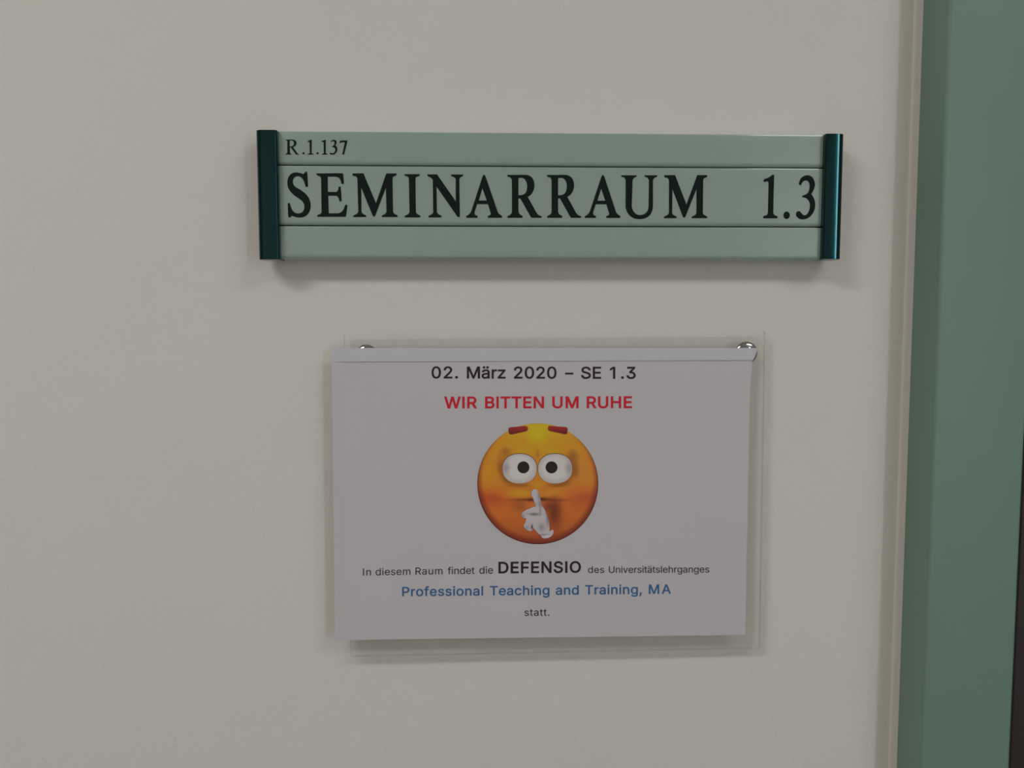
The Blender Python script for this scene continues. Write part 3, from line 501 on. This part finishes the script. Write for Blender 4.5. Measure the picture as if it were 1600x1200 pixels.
def area_sign():
    v = [float(q) for q in SANS['I'][1][0].split(',')]; p = list(zip(v[2::6], v[3::6]))
    w_ = [float(q) for q in SANS['H'][1][0].split(',')]; r_ = list(zip(w_[2::6], w_[3::6]))
    return sum(r_[i - 1][0] * r_[i][1] - r_[i][0] * r_[i - 1][1] for i in range(len(r_)))
SANSDIR = 1 if area_sign() < 0 else -1
sans('02. März 2020 – SE 1.3', [(674.3,715.6),(729.5,790),(803,869.5),(883,895.8),(908,939.3),(953,993.3)], 591.4, 592.0, 18.9, M_BLACK, 14, 'date_line', 'black bold line reading 02. März 2020 – SE 1.3', hs=1.09)
sans('WIR BITTEN UM RUHE', [(694.2,745),(758,850),(863,904),(916.8,987.6)], 638.3, 637.8, 18.7, M_RED, 19, 'headline', 'red bold line reading WIR BITTEN UM RUHE', hs=1.09)
sans('In diesem Raum findet die', [(567.2,579.6),(587,641.3),(649.2,691.5),(699.4,741.6),(749,770.4)], 899.3, 896.2, 11.2, M_BLACK, 2, 'text_line', 'small black words In diesem Raum findet die')
sans('DEFENSIO', [(778.8,907.7)], 896.0, 895.0, 18.2, M_BLACK, 19, 'emphasis_word', 'large bold black word DEFENSIO', hs=1.08)
sans('des Universitätslehrganges', [(918.9,944.1),(951.4,1108.3)], 895.3, 894.6, 10.5, M_BLACK, 3, 'text_line', 'small black words des Universitätslehrganges')
sans('Professional Teaching and Training, MA', [(628.4,754.8),(765.4,858.5),(868.3,904.3),(914.2,1002.9),(1013.8,1048.3)], 931.8, 927.8, 14.9, M_BLUE, 13, 'course_line', 'blue bold line Professional Teaching and Training, MA', hs=1.09)
sans('statt.', [(819.4,858.5)], 962.4, 962.2, 11.2, M_BLACK, 4, 'text_line', 'small black word statt.')

# ---- the printed smiley: flat shapes with their own ink colours
def mix3(a, b, t): return tuple(a[i] + (b[i] - a[i]) * t for i in range(3))
def gs(x, y, cx_, cy_, sx, sy): return math.exp(-(((x - cx_) / sx) ** 2 + ((y - cy_) / sy) ** 2))
def ink_face(x, y):
    """coordinates run 86..1117 across and 90..1120 down, as drawn"""
    stops = [(90, (184, 158, 28)), (220, (190, 138, 28)), (420, (190, 126, 32)), (600, (188, 116, 32)), (720, (178, 96, 34)), (860, (168, 88, 32)), (1000, (154, 76, 30)), (1120, (126, 50, 26))]
    c = stops[0][1]
    for (ya, ca), (yb, cb) in zip(stops, stops[1:]):
        if y >= ya: c = mix3(ca, cb, min(1, (y - ya) / (yb - ya)))
    for cx_, cy_, sx, sy, col, a in (
        (600, 180, 85, 100, (188, 166, 22), .9), (480, 322, 80, 22, (200, 156, 30), .8), (720, 322, 80, 22, (200, 156, 30), .8),
        (190, 480, 110, 150, (200, 138, 32), .85), (1010, 500, 90, 130, (192, 124, 50), .75),
        (210, 730, 150, 75, (152, 60, 26), .85), (1010, 730, 160, 90, (148, 62, 34), .75),
        (330, 330, 60, 50, (128, 80, 26), .75), (270, 440, 40, 110, (130, 78, 26), .6), (330, 570, 55, 50, (134, 82, 28), .6), (900, 370, 60, 80, (122, 72, 30), .75), (930, 500, 40, 90, (128, 74, 32), .65), (840, 600, 60, 30, (132, 80, 30), .6),
        (600, 350, 18, 60, (122, 68, 24), .6), (450, 622, 130, 16, (136, 82, 24), .75), (760, 622, 110, 16, (136, 82, 24), .7),
        (450, 688, 120, 34, (196, 144, 30), .9), (730, 682, 100, 34, (190, 132, 34), .8), (600, 610, 40, 30, (176, 132, 30), .7),
        (480, 742, 110, 11, (84, 34, 14), .8), (545, 742, 40, 15, (50, 18, 10), .8), (640, 738, 60, 15, (50, 16, 10), .95), (740, 744, 110, 9, (92, 38, 18), .75),
        (590, 770, 260, 20, (166, 90, 44), .45), (450, 790, 70, 60, (118, 58, 26), .55), (745, 850, 60, 130, (92, 36, 22), .95), (690, 800, 50, 40, (88, 34, 22), .6), (960, 850, 130, 130, (158, 84, 34), .35)):
        c = mix3(c, col, a * gs(x, y, cx_, cy_, sx, sy))
    for ex, sg in ((447, -1), (750, 1)):          # brown rings round the eyes, stronger outside and below
        d = math.hypot((x - ex) / 150, (y - 475) / 130)
        out = max(0.0, min(1.0, 0.35 + 0.6 * sg * (x - ex) / 150 + 0.45 * (y - 475) / 130))
        c = mix3(c, (116, 62, 24), 0.62 * out * math.exp(-((d - 1.06) / 0.17) ** 2))
    r = math.hypot((x - 601.5) / 515.5, (y - 605) / 515)
    side = max(0.12, min(1, 0.35 + (y - 300) / 800))
    c = mix3(c, (96, 34, 22), min(1, smooth(0.86, 1.0, r) * side * 0.9))
    c = mix3(c, (70, 22, 16), smooth(0.978, 0.995, r) * (0.1 + 0.75 * max(0, min(1, (y - 180) / 400))))
    return c
def ink_eye(cx_, s):
    def f(x, y):
        c = mix3((176, 171, 168), (138, 130, 130), smooth(0.5, 1.05, math.hypot((x - cx_) / 150, (y - 470) / 132)) * 0.6)
        c = mix3(c, (118, 112, 114), 0.7 * gs(x, y, cx_ + s * 115, 470, 34, 44))
        return c
    return f
def ink_hand(x, y):      # drawn ten to one from 780, 740
    c = (156, 147, 150)
    for cx_, cy_, sx, sy, col, a in ((545, 290, 30, 40, (158, 152, 154), .8), (630, 330, 26, 110, (104, 94, 100), .8), (640, 480, 30, 50, (110, 100, 106), .8), (560, 480, 30, 40, (120, 110, 114), .5),
        (520, 545, 80, 22, (160, 152, 154), .7), (545, 635, 85, 20, (92, 82, 86), .9), (370, 670, 30, 40, (112, 104, 106), .7), (500, 700, 70, 30, (162, 154, 156), .6),
        (440, 850, 40, 40, (118, 110, 112), .6), (512, 835, 14, 36, (40, 26, 26), .95), (660, 840, 50, 60, (116, 106, 112), .8), (760, 700, 26, 120, (104, 92, 100), .8), (700, 560, 20, 50, (150, 142, 146), .6), (640, 590, 12, 50, (100, 90, 94), .7),
        (700, 955, 80, 10, (84, 72, 74), .8), (770, 975, 70, 26, (166, 160, 160), .8)):
        c = mix3(c, col, a * gs(x, y, cx_, cy_, sx, sy))
    return c
def printed(name, loop, step, fn, ox, oy, s, lift, label, parent=None):
    pts = []
    x0, x1 = min(p[0] for p in loop), max(p[0] for p in loop); y0, y1 = min(p[1] for p in loop), max(p[1] for p in loop)
    x = x0 + step / 2; row = 0
    y = y0 + step / 2
    while y < y1:
        x = x0 + step * (0.5 if row % 2 else 1.0)
        while x < x1:
            pts.append((x, y)); x += step
        y += step; row += 1
    v, f = fill([loop], pts)
    me = bpy.data.meshes.new(name)
    me.from_pydata([P(ox + p[0] / s, oy + p[1] / s, YP - lift) for p in v], [], [tuple(t) for t in f]); me.update()
    if sum(p.normal.y for p in me.polygons) > 0:
        me.flip_normals()
    at = me.color_attributes.new('ink', 'FLOAT_COLOR', 'POINT')
    for i, p in enumerate(v): at.data[i].color = (*lin(*fn(p[0], p[1])), 1)
    used = set(i for t in f for i in t)
    me.materials.append(M_FACE)
    o = bpy.data.objects.new(name, me); C.objects.link(o); put(o, parent or notice)
    if label: o['label'] = label
    return o
CR = (730, 645, 5.4545)
face = printed('smiley_print', ring(601.5, 605, 515.5, 515, 200)[0], 10, ink_face, *CR, 0.00022, 'printed round yellow smiley face')
def blob(cx_, cy_, rx, ry, e=2.25, n=60, sk=0.0):
    out = []
    for k in range(n):
        a = 2 * math.pi * k / n; c, s = math.cos(a), math.sin(a)
        out.append((cx_ + rx * math.copysign(abs(c) ** (2 / e), c), cy_ + ry * math.copysign(abs(s) ** (2 / e), s) + sk * c * (1 if s < 0 else 0.6)))
    return out
dark = lambda x, y: mix3((70, 30, 18), (118, 70, 30), smooth(380, 560, y))
for cx_, s in ((447, -1), (750, 1)):
    printed('eye_outline', blob(cx_, 474, 149, 129), 30, dark, *CR, 0.0003, None, face)
    printed('eye', blob(cx_, 476, 145, 126), 12, ink_eye(cx_, s), *CR, 0.00038, None, face)
for cx_ in (479, 719):
    printed('pupil', blob(cx_, 465, 51, 51, 2), 20, lambda x, y: (34, 16, 18), *CR, 0.00046, None, face)
brow = lambda x, y: mix3((128, 32, 28), (90, 22, 24), smooth(-20, 30, y - 145))
printed('eyebrow', path('M 350,140 Q 350,128 370,123 L 490,112 Q 518,112 518,135 Q 518,155 495,160 L 385,184 Q 360,190 354,170 Z')[0], 8, brow, *CR, 0.0003, None, face)
printed('eyebrow', path('M 700,112 L 840,121 Q 858,124 857,145 L 853,172 Q 848,186 825,182 L 705,156 Q 685,150 687,130 Q 690,113 700,112 Z')[0], 8, brow, *CR, 0.0003, None, face)
HAND = path('M 555,238 Q 590,240 605,275 Q 635,330 645,400 L 668,508 Q 715,545 730,615 Q 775,700 785,800 L 787,902 Q 805,895 825,878 Q 850,872 852,912 Q 845,960 800,988 Q 760,1015 715,1013 Q 665,1015 658,975 Q 620,950 590,915 Q 560,880 530,845 Q 528,880 498,898 Q 455,905 420,870 Q 378,840 386,800 Q 400,780 412,760 Q 415,730 425,700 Q 385,705 360,680 Q 335,650 355,620 Q 390,575 445,555 Q 500,535 535,518 L 570,515 Q 545,450 535,400 Q 500,340 500,300 Q 510,250 555,238 Z')[0]
hc = (560, 640)
printed('hand_outline', [(p[0] + (4 if p[0] > 640 else -4), p[1] + (4 if p[1] > 640 else -3)) for p in HAND], 30, lambda x, y: (72, 34, 28), 780, 740, 10.0, 0.0003, None, face)
printed('hand', HAND, 9, ink_hand, 780, 740, 10.0, 0.00038, 'printed white gloved hand with raised finger', face)
